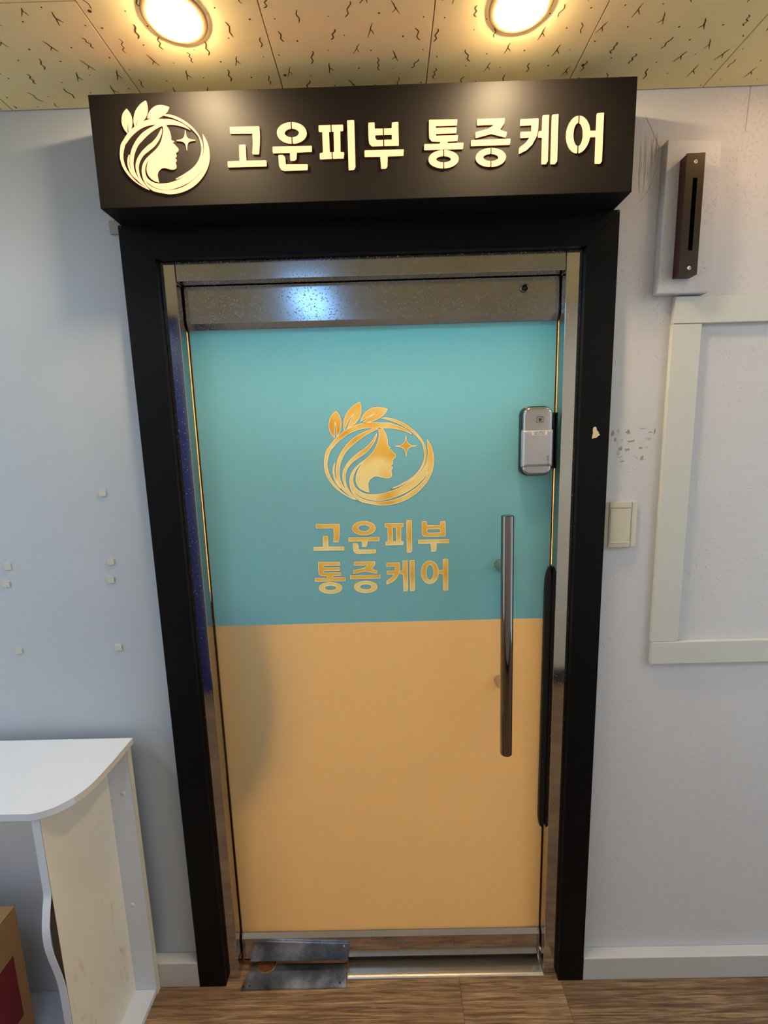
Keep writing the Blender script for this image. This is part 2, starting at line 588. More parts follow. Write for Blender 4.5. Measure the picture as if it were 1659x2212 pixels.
LOGO_DOOR=(-0.0374,1.5149,0.2747,0.2582)
LOGO={
 'leaf1':[[[(-1019,1089),(-941,978),(-903,800),(-928,642),(-978,528),(-1033,467)],[(-1033,467),(-1040,654),(-1050,840)],[(-1050,840),(-1074,655),(-1082,428)],[(-1082,428),(-1159,524),(-1211,667),(-1209,800),(-1167,940),(-1091,1034),(-1019,1089)]]],
 'leaf2':[[[(-419,1291),(-397,1155),(-411,1007),(-469,877),(-581,756),(-683,697),(-770,639)],[(-770,639),(-706,795),(-575,1038)],[(-575,1038),(-722,840),(-839,604)],[(-839,604),(-852,728),(-829,869),(-760,1025),(-638,1162),(-519,1246),(-419,1291)]]],
 'leaf3':[[[(256,1103),(191,999),(90,914),(-11,864),(-130,815),(-265,792),(-383,773)],[(-383,773),(-262,889),(2,1026)],[(2,1026),(-225,932),(-426,814)],[(-426,814),(-377,936),(-275,1056),(-129,1139),(-2,1155),(105,1144),(256,1103)]]],
 'ring':[[[(-583,-1159),(-742,-1085),(-922,-978),(-1100,-835),(-1231,-675),(-1332,-489),(-1374,-296),(-1368,-115),(-1314,110),(-1217,240),(-1045,441),(-821,603),(-583,721),(-356,777),(-131,787),(84,774),(256,769),(435,720),(613,644),(773,543),(848,465)],[(848,465),(656,555),(450,613),(271,636),(109,633)],[(109,633),(46,624),(-5,626),(-81,647)],[(-81,647),(-315,647),(-542,605),(-753,513),(-976,358),(-1147,184),(-1209,107),(-1288,-126),(-1293,-325),(-1233,-528),(-1122,-714),(-991,-875),(-831,-1008),(-583,-1159)]]],
 'strand':[[[(-63,658),(-81,647),(-226,605),(-409,530),(-612,420),(-799,255),(-933,81),(-1022,-79),(-1076,-277),(-1088,-459),(-1056,-670),(-962,-838),(-830,-971),(-650,-1106),(-569,-1156)],[(-569,-1156),(-649,-1069),(-754,-918),(-822,-787),(-853,-648),(-847,-483),(-786,-330),(-662,-179),(-475,-57),(-289,73),(-148,229),(-53,396),(-22,529)],[(-22,529),(-88,433),(-191,293),(-359,145),(-461,87),(-582,0),(-723,-123),(-838,-265),(-908,-409),(-928,-554),(-902,-720),(-844,-878)],[(-844,-878),(-914,-775),(-981,-626),(-1006,-461),(-985,-279),(-923,-99),(-806,96),(-693,199),(-525,337),(-321,474),(-156,559),(-5,617)],[(-5,617),(-18,644),(-63,658)]]],
 'head':[[[(38,660),(109,640)],[(109,640),(187,514),(228,371),(229,236)],[(229,236),(269,182),(323,171)],[(323,171),(258,142)],[(258,142),(347,63),(365,37),(431,-36),(407,-99),(333,-147)],[(333,-147),(350,-197),(344,-247),(289,-284)],[(289,-284),(342,-333),(327,-378),(299,-409)],[(299,-409),(320,-496),(300,-569),(221,-601),(112,-591),(-52,-548),(-154,-566),(-248,-646),(-288,-737),(-282,-838),(-263,-954)],[(-263,-954),(-386,-914),(-512,-832),(-581,-720),(-595,-600),(-562,-454),(-493,-310),(-374,-173)],[(-374,-173),(-501,-274),(-607,-417),(-658,-562),(-662,-681),(-621,-801),(-532,-896),(-388,-974),(-232,-1001),(-65,-1001),(74,-986),(305,-927),(537,-832),(768,-700),(954,-568),(1093,-407),(1177,-255),(1219,-121),(1231,41),(1216,344)],[(1216,344),(1309,181),(1357,20),(1374,-143),(1363,-342),(1301,-541),(1171,-757),(975,-964),(742,-1124),(482,-1229),(250,-1279),(19,-1291),(-102,-1271),(-286,-1237),(-469,-1190)],[(-469,-1190),(-621,-1070),(-708,-928),(-748,-780),(-751,-614),(-699,-451),(-593,-308),(-453,-193),(-294,-80),(-153,51),(-58,199),(11,403),(24,536),(-5,617)],[(-5,617),(6,656),(38,660)]],[[(-695,-827),(-643,-921),(-555,-1006),(-419,-1084),(-237,-1145),(-70,-1163),(69,-1162),(300,-1112),(532,-1035),(764,-921),(997,-752),(1164,-573),(1258,-366)],[(1258,-366),(1172,-606),(1024,-776),(810,-936),(578,-1073),(346,-1155),(114,-1193),(-71,-1192),(-238,-1176),(-420,-1117),(-556,-1039),(-644,-948),(-695,-827)]]],
 'sliver':[[[(-1094,-158),(-1149,-275),(-1168,-402),(-1152,-548),(-1094,-706),(-981,-843)],[(-981,-843),(-1057,-698),(-1114,-531),(-1126,-385),(-1112,-258),(-1094,-158)]]],
 'arc':[[[(80,884),(197,898),(366,867),(544,796),(748,676),(926,530),(1059,375),(1147,212),(1186,67),(1189,-30),(1183,-129),(1131,-290),(1038,-442),(908,-585),(750,-691),(565,-787),(399,-847),(279,-881)],[(279,-881),(492,-785),(677,-689),(844,-583),(974,-459),(1067,-316),(1123,-172),(1144,-10),(1093,231),(996,377),(871,504),(729,615),(543,726),(347,811),(196,859),(80,884)]]],
 'star':[[[(690,460),(706,322),(750,249),(821,207),(974,181)],[(974,181),(820,167),(747,128),(709,44),(689,-92)],[(689,-92),(669,45),(629,118),(549,170),(400,187)],[(400,187),(550,210),(623,253),(665,323),(690,460)]]],
}
LOGO_SIGN=(-0.4480,2.1407,0.1799,0.1687)
GLYPH={
 'go':{"door":(-0.1728,1.3065,0.0796,0.0699),"sign":(-0.2835,2.1377,0.0782,0.0718),"p":[('P',[[(-300,350),(296,343),(296,194),(284,54),(253,-133),(121,-130),(147,58),(148,235),(-305,245)]]),('P',[[(-393,-252),(-150,-250),(-137,30),(-10,35),(-14,-250),(398,-255),(394,-350),(-398,-347)]])]},
 'un':{"door":(-0.0814,1.3038,0.0799,0.0852),"sign":(-0.1910,2.1353,0.0790,0.0860),"p":[('O',[[(308,234),(299,194),(275,155),(239,121),(190,93),(132,72),(68,60),(1,58),(-66,64),(-129,79),(-185,103),(-231,133),(-266,169),(-287,209),(-293,250),(-284,291),(-260,329),(-223,363),(-175,391),(-117,411),(-53,423),(14,426),(80,420),(143,404),(199,381),(246,351),(280,315),(301,275)],[(154,238),(150,220),(138,202),(120,187),(97,174),(69,165),(37,159),(5,158),(-28,161),(-59,168),(-86,179),(-109,193),(-126,209),(-136,227),(-139,246),(-135,265),(-123,282),(-105,297),(-82,310),(-54,319),(-22,325),(10,326),(43,323),(74,316),(101,305),(124,291),(141,275),(151,257)]]),('P',[[(-395,2),(399,-4),(393,-98),(86,-100),(73,-220),(31,-248),(-50,-250),(-50,-102),(-399,-101)]]),('P',[[(-288,-149),(-196,-148),(-154,-190),(-150,-320),(300,-330),(291,-424),(-194,-426),(-251,-401),(-286,-340)]])]},
 'pi':{"door":(0.0077,1.3030,0.0689,0.0850),"sign":(-0.1007,2.1339,0.0715,0.0885),"p":[('P',[[(-341,356),(128,355),(126,262),(69,258),(59,-116),(130,-121),(117,-212),(-344,-218),(-342,-124),(-278,-114),(-275,255),(-343,259)],[(-149,254),(-55,255),(-63,-116),(-149,-113)]]),('P',[[(210,423),(344,425),(339,-372),(309,-418),(207,-425)]])]},
 'bu':{"door":(0.0983,1.3016,0.0797,0.0800),"sign":(-0.0069,2.1316,0.0789,0.0826),"p":[('P',[[(-304,398),(-178,400),(-180,292),(163,290),(168,388),(298,396),(299,-3),(-246,2),(-297,48),(-308,130)],[(-173,194),(163,193),(162,94),(-142,96),(-170,126)]]),('P',[[(-397,-79),(398,-82),(390,-182),(68,-182),(60,-362),(25,-399),(-67,-400),(-82,-184),(-398,-179)]])]},
 'tong':{"door":(-0.1732,1.1981,0.0797,0.0859),"sign":(0.1127,2.1310,0.0788,0.0867),"p":[('P',[[(-293,430),(276,423),(266,329),(-158,330),(-161,282),(260,281),(254,194),(-159,192),(-158,144),(287,141),(278,55),(73,50),(74,6),(398,6),(389,-93),(-398,-91),(-394,3),(-75,3),(-69,49),(-241,62),(-291,118),(-296,250)]]),('O',[[(301,-279),(292,-314),(268,-347),(230,-376),(181,-400),(122,-417),(56,-427),(-12,-430),(-81,-424),(-145,-410),(-202,-390),(-250,-364),(-285,-333),(-306,-299),(-312,-263),(-303,-228),(-278,-196),(-240,-167),(-191,-143),(-132,-126),(-66,-116),(2,-114),(70,-119),(134,-133),(191,-153),(239,-179),(274,-210),(295,-244)],[(147,-275),(142,-289),(131,-302),(112,-314),(87,-323),(58,-330),(26,-334),(-8,-335),(-42,-332),(-74,-327),(-102,-318),(-126,-308),(-144,-295),(-154,-282),(-157,-267),(-153,-253),(-141,-240),(-122,-229),(-98,-219),(-69,-213),(-36,-209),(-2,-208),(31,-211),(63,-216),(92,-224),(115,-235),(133,-247),(144,-261)]])]},
 'jeung':{"door":(-0.0818,1.1974,0.0791,0.0849),"sign":(0.2063,2.1303,0.0787,0.0858),"p":[('P',[[(-273,424),(278,422),(270,339),(179,221),(323,175),(303,92),(14,165),(-302,99),(-305,192),(-53,245),(89,325),(-277,323)]]),('P',[[(-392,55),(395,57),(387,-37),(-395,-41)]]),('O',[[(310,-268),(301,-304),(278,-338),(241,-368),(192,-393),(133,-411),(69,-422),(1,-424),(-67,-418),(-131,-405),(-188,-384),(-235,-356),(-271,-324),(-292,-289),(-298,-252),(-289,-216),(-265,-182),(-228,-152),(-179,-127),(-121,-109),(-56,-99),(11,-96),(79,-102),(143,-116),(200,-137),(247,-164),(282,-196),(304,-231)],[(160,-264),(156,-280),(144,-294),(125,-307),(101,-318),(71,-325),(38,-330),(4,-331),(-31,-328),(-63,-322),(-92,-313),(-116,-301),(-134,-287),(-145,-272),(-148,-256),(-144,-241),(-132,-226),(-113,-213),(-88,-203),(-59,-195),(-26,-191),(8,-190),(43,-192),(75,-198),(104,-207),(128,-219),(146,-233),(157,-248)]])]},
 'ke':{"door":(0.0104,1.1990,0.0741,0.0843),"sign":(0.3015,2.1329,0.0767,0.0882),"p":[('P',[[(-355,357),(-7,360),(-11,186),(-31,66),(-116,-76),(-223,-164),(-370,-227),(-368,-130),(-249,-49),(-165,52),(-346,48),(-349,141),(-140,141),(-137,261),(-358,257)]]),('P',[[(69,411),(191,414),(188,-375),(163,-417),(70,-417),(71,46),(-8,48),(0,144),(64,145)]]),('P',[[(249,413),(370,421),(369,-380),(339,-421),(245,-421)]])]},
 'eo':{"door":(0.0993,1.1987,0.0706,0.0858),"sign":(0.3929,2.1319,0.0729,0.0898),"p":[('O',[[(107,73),(101,3),(83,-64),(55,-123),(18,-172),(-26,-209),(-75,-231),(-126,-238),(-178,-228),(-226,-204),(-270,-165),(-305,-114),(-332,-53),(-348,14),(-353,85),(-346,154),(-328,220),(-300,279),(-263,328),(-219,364),(-170,386),(-119,392),(-68,383),(-20,359),(23,320),(59,270),(86,210),(102,143)],[(-28,76),(-30,31),(-38,-12),(-50,-51),(-65,-83),(-84,-107),(-104,-122),(-125,-126),(-146,-121),(-166,-105),(-184,-80),(-199,-47),(-210,-8),(-216,36),(-218,81),(-215,127),(-208,169),(-196,208),(-180,240),(-162,263),(-142,278),(-121,282),(-99,277),(-80,261),(-62,237),(-47,204),(-36,165),(-30,122)]]),('P',[[(87,130),(220,130),(222,423),(353,429),(351,-399),(328,-429),(222,-426),(220,34),(86,34)]])]},
}
# ------------------------------------------------------------------ dimensions
H = 2.2828                       # ceiling
CX0, CX1 = -0.5977, 0.5065       # black casing, outer
IX0, IX1 = -0.5220, 0.4370       # black casing, inner
CZ, IZ = 2.033, 1.962
OX0, OX1, OZ = -0.4885, 0.4005, 1.9195   # clear opening of the steel frame
YB = -1.60                       # corridor wall behind the camera
XL, XR = -2.6, 2.6

# ------------------------------------------------------------------ walls
box('wall_left', (XL, IX0 - 0.01, 0.0, 0.12, 0, 2.45), 'wall_l', kind='structure', label='smooth pale grey painted wall left of the door', cat='wall')
wr = box('wall_right', (IX1 + 0.01, XR, 0.0, 0.12, 0, 2.45), 'wall_r', kind='structure', label='rough white painted wall right of the door', cat='wall')
box('wall_top', (IX0 - 0.01, IX1 + 0.01, 0.0, 0.12, OZ + 0.04, 2.45), 'wall_l', kind='structure', label='strip of wall above the door behind the lit sign', cat='wall')
wb = box('wall_back', (XL, XR, YB - 0.1, YB, 0, 2.45), 'wall_back', kind='structure', label='beige corridor wall opposite the door, seen only in reflections', cat='wall')
box('blue_panel', (-1.52, -1.16, YB, YB + 0.02, 0.0, 2.262), 'blue_panel', off=(0, 0, 0), kind='structure', label='dark blue panel on the corridor wall opposite the door', cat='panel').name = 'trim_5'
box('baseboard_back', (-1.15, XR, YB, YB + 0.012, 0.0, 0.10), 'dark_skirting', kind='structure', label='dark skirting of the corridor wall opposite the door', cat='baseboard')

box('baseboard_left', (XL, CX0 - 0.001, -0.030, 0.0, 0.0, 0.082), 'baseboard', bev=0.002, kind='structure', label='grey painted baseboard left of the black door casing', cat='baseboard')
box('baseboard_right', (CX1 + 0.001, XR, -0.030, 0.0, 0.0, 0.074), 'baseboard', bev=0.002, kind='structure', label='grey painted baseboard right of the black door casing', cat='baseboard')

# peeled paint and scratches on the right wall, as thin flakes of the layer below
def flakes(sel):
    bm = bmesh.new()
    rnd = random.Random(3)
    cl = [(0.530, 1.551, .010, .016), (0.543, 1.556, .008, .012), (0.566, 1.553, .012, .014), (0.537, 1.536, .007, .010),
          (0.552, 1.534, .006, .006), (0.574, 1.531, .020, .006), (0.551, 1.514, .013, .012), (0.546, 1.503, .010, .012), (0.566, 1.511, .012, .008),
          (0.598, 1.514, .012, .006), (0.612, 1.515, .008, .006), (0.590, 1.491, .005, .005), (0.603, 1.490, .009, .012), (0.551, 1.494, .014, .004),
          (0.630, 1.553, .005, .014), (0.620, 1.551, .014, .003), (0.617, 1.536, .010, .008), (0.555, 1.483, .018, .003), (0.60, 1.560, .02, .002)]
    for q, (x, z, w, h) in enumerate(cl):
        if (q % 3 == 1) != sel:
            continue
        k = rnd.randint(9, 13)
        vs = []
        for i in range(k):
            a = math.tau * i / k
            r = rnd.uniform(0.35, 1.25)
            vs.append(bm.verts.new((x + math.cos(a) * w / 2 * r, -0.0004, z + math.sin(a) * h / 2 * r)))
        bm.faces.new(vs)
    return finish(bm)


link('peeled_paint', flakes(False), 'peel', wr, kind='stuff')
link('peeled_paint', flakes(True), 'peel_light', wr, kind='stuff')
bm = bmesh.new()
sx = 0.052
add_ribbon(bm, [(0.513 + sx, 2.235), (0.533 + sx, 2.20), (0.548 + sx, 2.17), (0.546 + sx, 2.13), (0.530 + sx, 2.085), (0.512 + sx, 2.06)], 0.0009, lambda u, v: Vector((u, -0.0005, v)))
rs = random.Random(5)
for k in range(13):
    x = 0.560 + rs.uniform(0.0, 0.036)
    z1 = rs.uniform(2.13, 2.205)
    add_ribbon(bm, [(x, z1), (x + rs.uniform(-0.002, 0.003), z1 - 0.03), (x + rs.uniform(-0.003, 0.002), z1 - rs.uniform(0.045, 0.09))], rs.uniform(0.0005, 0.0012), lambda u, v: Vector((u, -0.0005, v)), taper=True)
add_ribbon(bm, [(0.790, 2.285), (0.788, 2.25), (0.786, 2.195)], 0.0012, lambda u, v: Vector((u, -0.0005, v)))
link('scuff_marks', finish(bm), 'scuff', wr, kind='stuff')

# small beige block under the sign's left end
box('mounting_block', (-0.6300, CX0 - 0.0005, -0.008, 0.0, 2.026, 2.054), 'mount', bev=0.001, label='small beige block on the wall beside the top left corner of the casing', cat='block')

# ------------------------------------------------------------------ floor of wood vinyl planks
fl = box('floor', (XL, XR, YB, 0.12, -0.05, -0.0035), 'void', kind='structure', label='brown wood plank vinyl floor', cat='floor')
rows = [(-0.128, 0.052, [XL, -1.62, -0.72, 0.153, 0.4435, 1.36, XR])]
y = -0.128
k = 0
while y > YB + 0.01:
    y0 = max(y - 0.18, YB)
    s = XL + [0.35, 0.72, 0.1, 0.55][k % 4]
    js = [XL]
    while s < XR - 0.2:
        js.append(s)
        s += 0.91
    js.append(XR)
    rows.append((y0, y, js))
    y = y0
    k += 1
for y0, y1, js in rows:
    for a, b in zip(js[:-1], js[1:]):
        bm = bmesh.new()
        cx, cy = (a + b) / 2, (y0 + y1) / 2
        add_box(bm, a + 0.0004, b - 0.0004, y0 + 0.0003, y1 - 0.0003, -0.0035, 0.0, off=(cx, cy, 0))
        o = link('plank', finish(bm), 'wood', fl)
        o.location = (cx, cy, 0)

# ------------------------------------------------------------------ ceiling of pressed gypsum tiles
ce = box('ceiling', (XL, XR, YB, 0.0, H + 0.013, H + 0.06), 'void', kind='structure', label='ceiling of cream fissured gypsum tiles', cat='ceiling')
TW, TL = 0.29985, 0.60


def mark_mesh(seed):
    rnd = random.Random(seed)
    bm = bmesh.new()
    nx, ny = 7, 15
    for i in range(nx):
        for j in range(ny):
            x = -TW / 2 + (i + 0.5 + rnd.uniform(-0.3, 0.3)) * TW / nx
            yy = -TL / 2 + (j + 0.5 + rnd.uniform(-0.3, 0.3)) * TL / ny
            if (i + j) % 2 == 0:
                typ = rnd.random()
                d = 1 if rnd.random() < 0.75 else -1
                hgt = rnd.uniform(0.011, 0.016)
                f = lambda u, v: Vector((u, v, -0.0003))
                w = rnd.uniform(0.0016, 0.0025)
                a0 = rnd.uniform(-0.35, 0.35)
                ca, sa = math.cos(a0), math.sin(a0)
                T = lambda p: (x + ca * p[0] - sa * p[1], yy + sa * p[0] + ca * p[1])
                if typ < 0.45:      # zigzag worm
                    m = rnd.randint(4, 6)
                    pts = [T(((-1) ** q * rnd.uniform(0.0008, 0.0032) * d, hgt * (1 - 2 * q / (m - 1)))) for q in range(m)]
                    add_ribbon(bm, catmull(pts, 2), w, f, taper=True)
                elif typ < 0.8:     # y shape
                    add_ribbon(bm, [T((-0.006 * d, hgt)), T((0, 0.001)), T((0.001 * d, -0.004)), T((0.0045 * d, -hgt * 0.8))], w, f, taper=True)
                    add_ribbon(bm, [T((0.006 * d, hgt * 0.7)), T((0.002, 0.003)), T((0, 0.000))], w * 0.9, f, taper=True)
                else:               # s curve
                    add_ribbon(bm, catmull([T((-0.004 * d, hgt)), T((0.001 * d, hgt * 0.5)), T((-0.002 * d, 0)), T((0.003 * d, -hgt * 0.6)), T((0.002 * d, -hgt))], 2), w * 1.1, f, taper=True)
            else:
                r = rnd.uniform(0.0011, 0.0019)
                vs = [bm.verts.new((x + r * math.cos(math.tau * q / 7), yy + r * math.sin(math.tau * q / 7), -0.0003)) for q in range(7)]
                bm.faces.new(vs)
    for sx in (-1, 1):              # sunk screw heads near two corners
        vs = [bm.verts.new((sx * (TW / 2 - 0.012) + 0.0032 * math.cos(math.tau * q / 8), TL / 2 - 0.028 * (1 if sx > 0 else 9) + 0.0032 * math.sin(math.tau * q / 8), -0.0003)) for q in range(8)]
        bm.faces.new(vs)
    me = finish(bm)
    me.materials.append(MAT['tile_mark'])
    return me


MARKS = [mark_mesh(s) for s in (11, 12, 13, 14)]
bm = bmesh.new()
add_box(bm, -TW / 2 + 0.0008, TW / 2 - 0.0008, -TL / 2 + 0.0007, TL / 2 - 0.0007, 0.0, 0.012, bev=0.0008, seg=1)
TILE = finish(bm)
TILE.materials.append(MAT['tile'])
col0 = -0.5148
ncol = 0
HOLES = []
for c in range(-7, 11):
    xc = col0 + (c + 0.5) * TW
    if xc - TW / 2 < XL or xc + TW / 2 > XR:
        continue
    # staggered end joints: the column left of the door has a joint 0.242 m from the wall
    ys = -0.242 if c % 2 == -1 % 2 else -0.542
    y1 = ys + TL
    q = 0
    while y1 > YB + 0.02:
        a, b = max(y1 - TL, YB + 0.001), min(y1, -0.0015)
        if b - a > 0.02:
            if abs((b - a) - TL) < 0.002:
                me = TILE
            else:
                bm = bmesh.new()
                add_box(bm, -TW / 2 + 0.0008, TW / 2 - 0.0008, -(b - a) / 2 + 0.0007, (b - a) / 2 - 0.0007, 0.0, 0.012, bev=0.0008, seg=1)
                me = finish(bm)
                me.materials.append(MAT['tile'])
            o = link('ceiling_tile', me, None, ce)
            o.location = (xc, (a + b) / 2, H)
            if -1.3 < xc < 1.3:
                mk = MARKS[(c * 3 + q * 2) % 4]
                if me is not TILE:      # cut tile: keep only the marks that lie on it
                    mk = mk.copy()
                    bm = bmesh.new()
                    bm.from_mesh(mk)
                    hl = (b - a) / 2 - 0.004
                    bmesh.ops.delete(bm, geom=[v for v in bm.verts if abs(v.co.y) > hl], context='VERTS')
                    bm.to_mesh(mk)
                    bm.free()
                m = link('fissures', mk, None, o, kind='stuff')
        y1 -= TL
        q += 1


# ------------------------------------------------------------------ lamps
def downlight(x, y, mat, label):
    t = empty('downlight', (x, y, H), label, 'ceiling light', 'recessed round downlights above the sign')
    ring = lathe([(0.0395, -0.0012), (0.041, -0.0034), (0.046, -0.0042), (0.053, -0.0026), (0.0545, -0.0008), (0.0545, -0.0002)], (0, 0, 0))
    link('trim_ring', ring, 'ring_warm', t)
    lens = lathe([(0.0, -0.0120), (0.018, -0.0115), (0.031, -0.0100), (0.0380, -0.0075), (0.0392, -0.0003), (0.0, -0.0003)], (0, 0, 0))
    link('lens', lens, mat, t)


downlight(-0.3655, -0.2075, 'lamp_l', 'round recessed downlight above the sign logo, left of the two')
downlight(0.2340, -0.2060, 'lamp_r', 'round recessed downlight above the sign lettering, right of the two')
downlight(0.8335, -0.2060, 'lamp_e', 'round recessed downlight past the right end of the sign, out of view')
def panel_lamp(x, y, w, d, mat, label):
    t = empty('panel_lamp', (x, y, H), label, 'ceiling light', 'flat panel lamps along the corridor ceiling')
    box('housing', (x - w / 2 - 0.015, x + w / 2 + 0.015, y - d / 2 - 0.015, y + d / 2 + 0.015, H - 0.028, H - 0.0005), 'white_metal', t, bev=0.003)
    box('diffuser', (x - w / 2, x + w / 2, y - d / 2, y + d / 2, H - 0.031, H - 0.0275), mat, t)


panel_lamp(-0.38, -1.33, 0.17, 0.46, 'lamp_cool', 'bluish ceiling panel lamp behind the camera, mirrored in the door rail')
panel_lamp(-1.62, -0.95, 0.30, 0.60, 'hall_fill', 'added fill panel on the corridor ceiling over the desk end, out of view')  # this panel and the next are added fill, both unseen
panel_lamp(1.75, -0.95, 0.30, 0.60, 'hall_fill', 'added fill panel on the corridor ceiling past the light switch, out of view')

# ------------------------------------------------------------------ room behind the glass (only its light and a dark shape come through)
box('floor_inner', (-1.3, 1.3, 0.12, 1.9, -0.05, 0.0), 'inner_floor', kind='structure', label='floor of the room behind the glass door', cat='floor')
box('ceiling_inner', (-1.3, 1.3, 0.12, 1.9, 2.45, 2.5), 'inner_wall', kind='structure', label='ceiling of the room behind the glass door', cat='ceiling')
box('wall_inner_left', (-1.35, -1.3, 0.12, 1.9, 0.0, 2.45), 'inner_wall', kind='structure', label='left wall of the room behind the glass door', cat='wall')
box('wall_inner_right', (1.3, 1.35, 0.12, 1.9, 0.0, 2.45), 'inner_wall', kind='structure', label='right wall of the room behind the glass door', cat='wall')
box('wall_inner_back', (-1.3, 1.3, 1.9, 1.95, 0.0, 2.45), 'inner_wall', kind='structure', label='far wall of the room behind the glass door', cat='wall')
t = empty('inner_lamp', (0.1, 0.75, 2.45), 'warm ceiling lamp of the room behind the frosted glass', 'ceiling light')
box('housing', (-0.32, 0.52, 0.33, 1.17, 2.42, 2.4495), 'white_metal', t, bev=0.003)
box('diffuser', (-0.30, 0.50, 0.35, 1.15, 2.416, 2.4195), 'lamp_inner', t)
out = []
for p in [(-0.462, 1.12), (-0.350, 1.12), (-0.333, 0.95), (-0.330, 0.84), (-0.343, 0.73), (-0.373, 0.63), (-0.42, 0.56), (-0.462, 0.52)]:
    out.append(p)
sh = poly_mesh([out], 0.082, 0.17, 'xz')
o = link('dark_shape', sh, 'dark_cloth', label='dark rounded shape standing close behind the frosted gold glass', cat='furniture')  # generic dark object that dims the gold film from behind
o.name = 'dark_object'
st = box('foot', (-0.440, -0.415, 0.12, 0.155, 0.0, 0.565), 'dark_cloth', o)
# ------------------------------------------------------------------ black casing round the door (trim_1)
cas = empty('trim_1', (0, 0, 0), 'matt black casing boards around the glass door', 'door casing', kind='structure')
g = 0.0004
link('casing_board', poly_mesh([[(CX0, 0.0), (IX0, 0.0), (IX0, IZ - g), (CX0, CZ - g)]], -0.030, -0.0001), 'casing', cas)
rb = link('casing_board', poly_mesh([[(IX1, 0.0), (CX1, 0.0), (CX1, CZ - g), (IX1, IZ - g)]], -0.030, -0.0001), 'casing', cas)
link('casing_board', poly_mesh([[(CX0 + g, CZ), (IX0 + g, IZ), (IX1 - g, IZ), (CX1 - g, CZ)]], -0.030, -0.0001), 'casing', cas)
cp = [(0.4712, 1.5690), (0.4750, 1.5715), (0.4785, 1.5690), (0.4800, 1.5625), (0.4840, 1.5590), (0.4845, 1.5555), (0.4878, 1.5525), (0.4830, 1.5490), (0.4795, 1.5455), (0.4690, 1.5440), (0.4695, 1.5500), (0.4712, 1.5570), (0.4700, 1.5630)]
link('paint_chip', poly_mesh([[(x - 0.0025, z - 0.004) for x, z in cp]], -0.0304, -0.0300), 'chip', rb, label='cream bare patch where the black film is chipped off')
bm = bmesh.new()
add_box(bm, CX1 + 0.0002, CX1 + 0.0040, -0.006, -0.0001, 0.080, CZ)
link('caulk_line', finish(bm), 'caulk', cas, label='cream caulk along the casing')

# ------------------------------------------------------------------ polished steel door frame (trim_2)
fr = empty('trim_2', (0, 0, 0), 'polished steel door frame inside the black casing', 'door frame', kind='structure')
box('jamb', (IX0, OX0, -0.012, 0.110, 0.0, IZ), 'steel', fr, bev=0.0012)
box('jamb', (OX1, IX1, -0.012, 0.110, 0.0, IZ), 'steel', fr, bev=0.0012)
box('header', (OX0 + 0.0012, OX1 - 0.0012, -0.0115, 0.110, OZ, IZ), 'steel_rail', fr, bev=0.0012)
box('top_light_block', (OX0 + 0.001, OX1 - 0.001, 0.0560, 0.1080, OZ - 0.016, OZ - 0.0003), 'rubber', fr)  # added strip, keeps light of the inner room out of the top gap

# ------------------------------------------------------------------ glass door leaf (door_1)
DX0, DX1 = -0.4858, 0.3982
door = empty('door_1', (-0.044, 0.037, 0.0), 'frameless glass door with teal and gold frosted film and gold logo', 'door', kind='structure')
DO = tuple(door.location)
ZB = 1.0725
box('glass_pane', (DX0, DX1, 0.0314, 0.0430, 0.096, 1.845), 'glass', door, bev=0.0006)
box('teal_film', (DX0 + 0.0008, DX1 - 0.0008, 0.0300, 0.0312, ZB + 0.0006, 1.828), 'film_teal', door)
box('gold_film', (DX0 + 0.0008, DX1 - 0.0008, 0.0300, 0.0312, 0.098, ZB), 'film_gold', door)


def rail(name, z0, z1, lip_at_bottom):
    a, b = (z0, z0 + 0.013) if lip_at_bottom else (z1 - 0.013, z1)
    if lip_at_bottom:
        prof = [(0.0205, z1), (0.0205, b), (0.0275, a), (0.047, a), (0.054, b), (0.054, z1)]
    else:
        prof = [(0.0205, z0), (0.0205, a), (0.0275, b), (0.047, b), (0.054, a), (0.054, z0)]
    return link(name, poly_mesh([prof], DX0 + 0.001, DX1 - 0.001, 'yz', DO), 'steel_rail' if lip_at_bottom else 'steel', door)


tr = rail('top_rail', 1.8215, 1.9175, True)
brl = rail('bottom_rail', 0.0275, 0.1100, False)
box('bottom_light_block', (DX0 + 0.001, DX1 - 0.001, 0.0300, 0.0440, 0.0085, 0.0275), 'rubber', door)  # added black strip, stops inner light leaking under the door
for a, b in ((OX0 + 0.0003, DX0 - 0.0001), (DX1 + 0.0001, OX1 - 0.0003)):  # added strips that dim the inner light in both side gaps to amber
    box('edge_light_infill', (a, b, 0.0345, 0.0400, 0.0300, 1.9170), 'infill', door, label='added narrow amber seal along the glass edge')
# lock cylinder in the top rail
cyl = link('lock_cylinder', lathe([(0.0068, -0.0005), (0.0072, -0.0040), (0.0096, -0.0040), (0.0102, -0.0015), (0.0102, 0.0)], (0.3155 - DO[0], 0.0205 - DO[1], 1.893), 'y', 28), 'chrome', door)
link('keyhole', lathe([(0.0, -0.0012), (0.0070, -0.0012), (0.0070, -0.0002)], (0.3155 - DO[0], 0.0205 - DO[1], 1.893), 'y', 24), 'slot', cyl)


# gold print -----------------------------------------------------------
def loops_of(segloops, sx=1.0, sz=1.0):
    out = []
    for lp in segloops:
        pts = []
        for sg in lp:
            pts += catmull([(u * 1e-4 * sx, v * 1e-4 * sz) for u, v in sg], 3)
        out.append(clean(pts, 2e-5))
    return out


def glyph_pieces(g, sx=1.0, sz=1.0, r=0.0012):
    out = []
    for typ, lps in g['p']:
        L = [[(u * 1e-4 * sx, v * 1e-4 * sz) for u, v in lp] for lp in lps]
        if typ == 'P':
            L = [fillet(lp, r) for lp in L]
        out.append((typ, [clean(lp, 2e-5) for lp in L]))
    return out


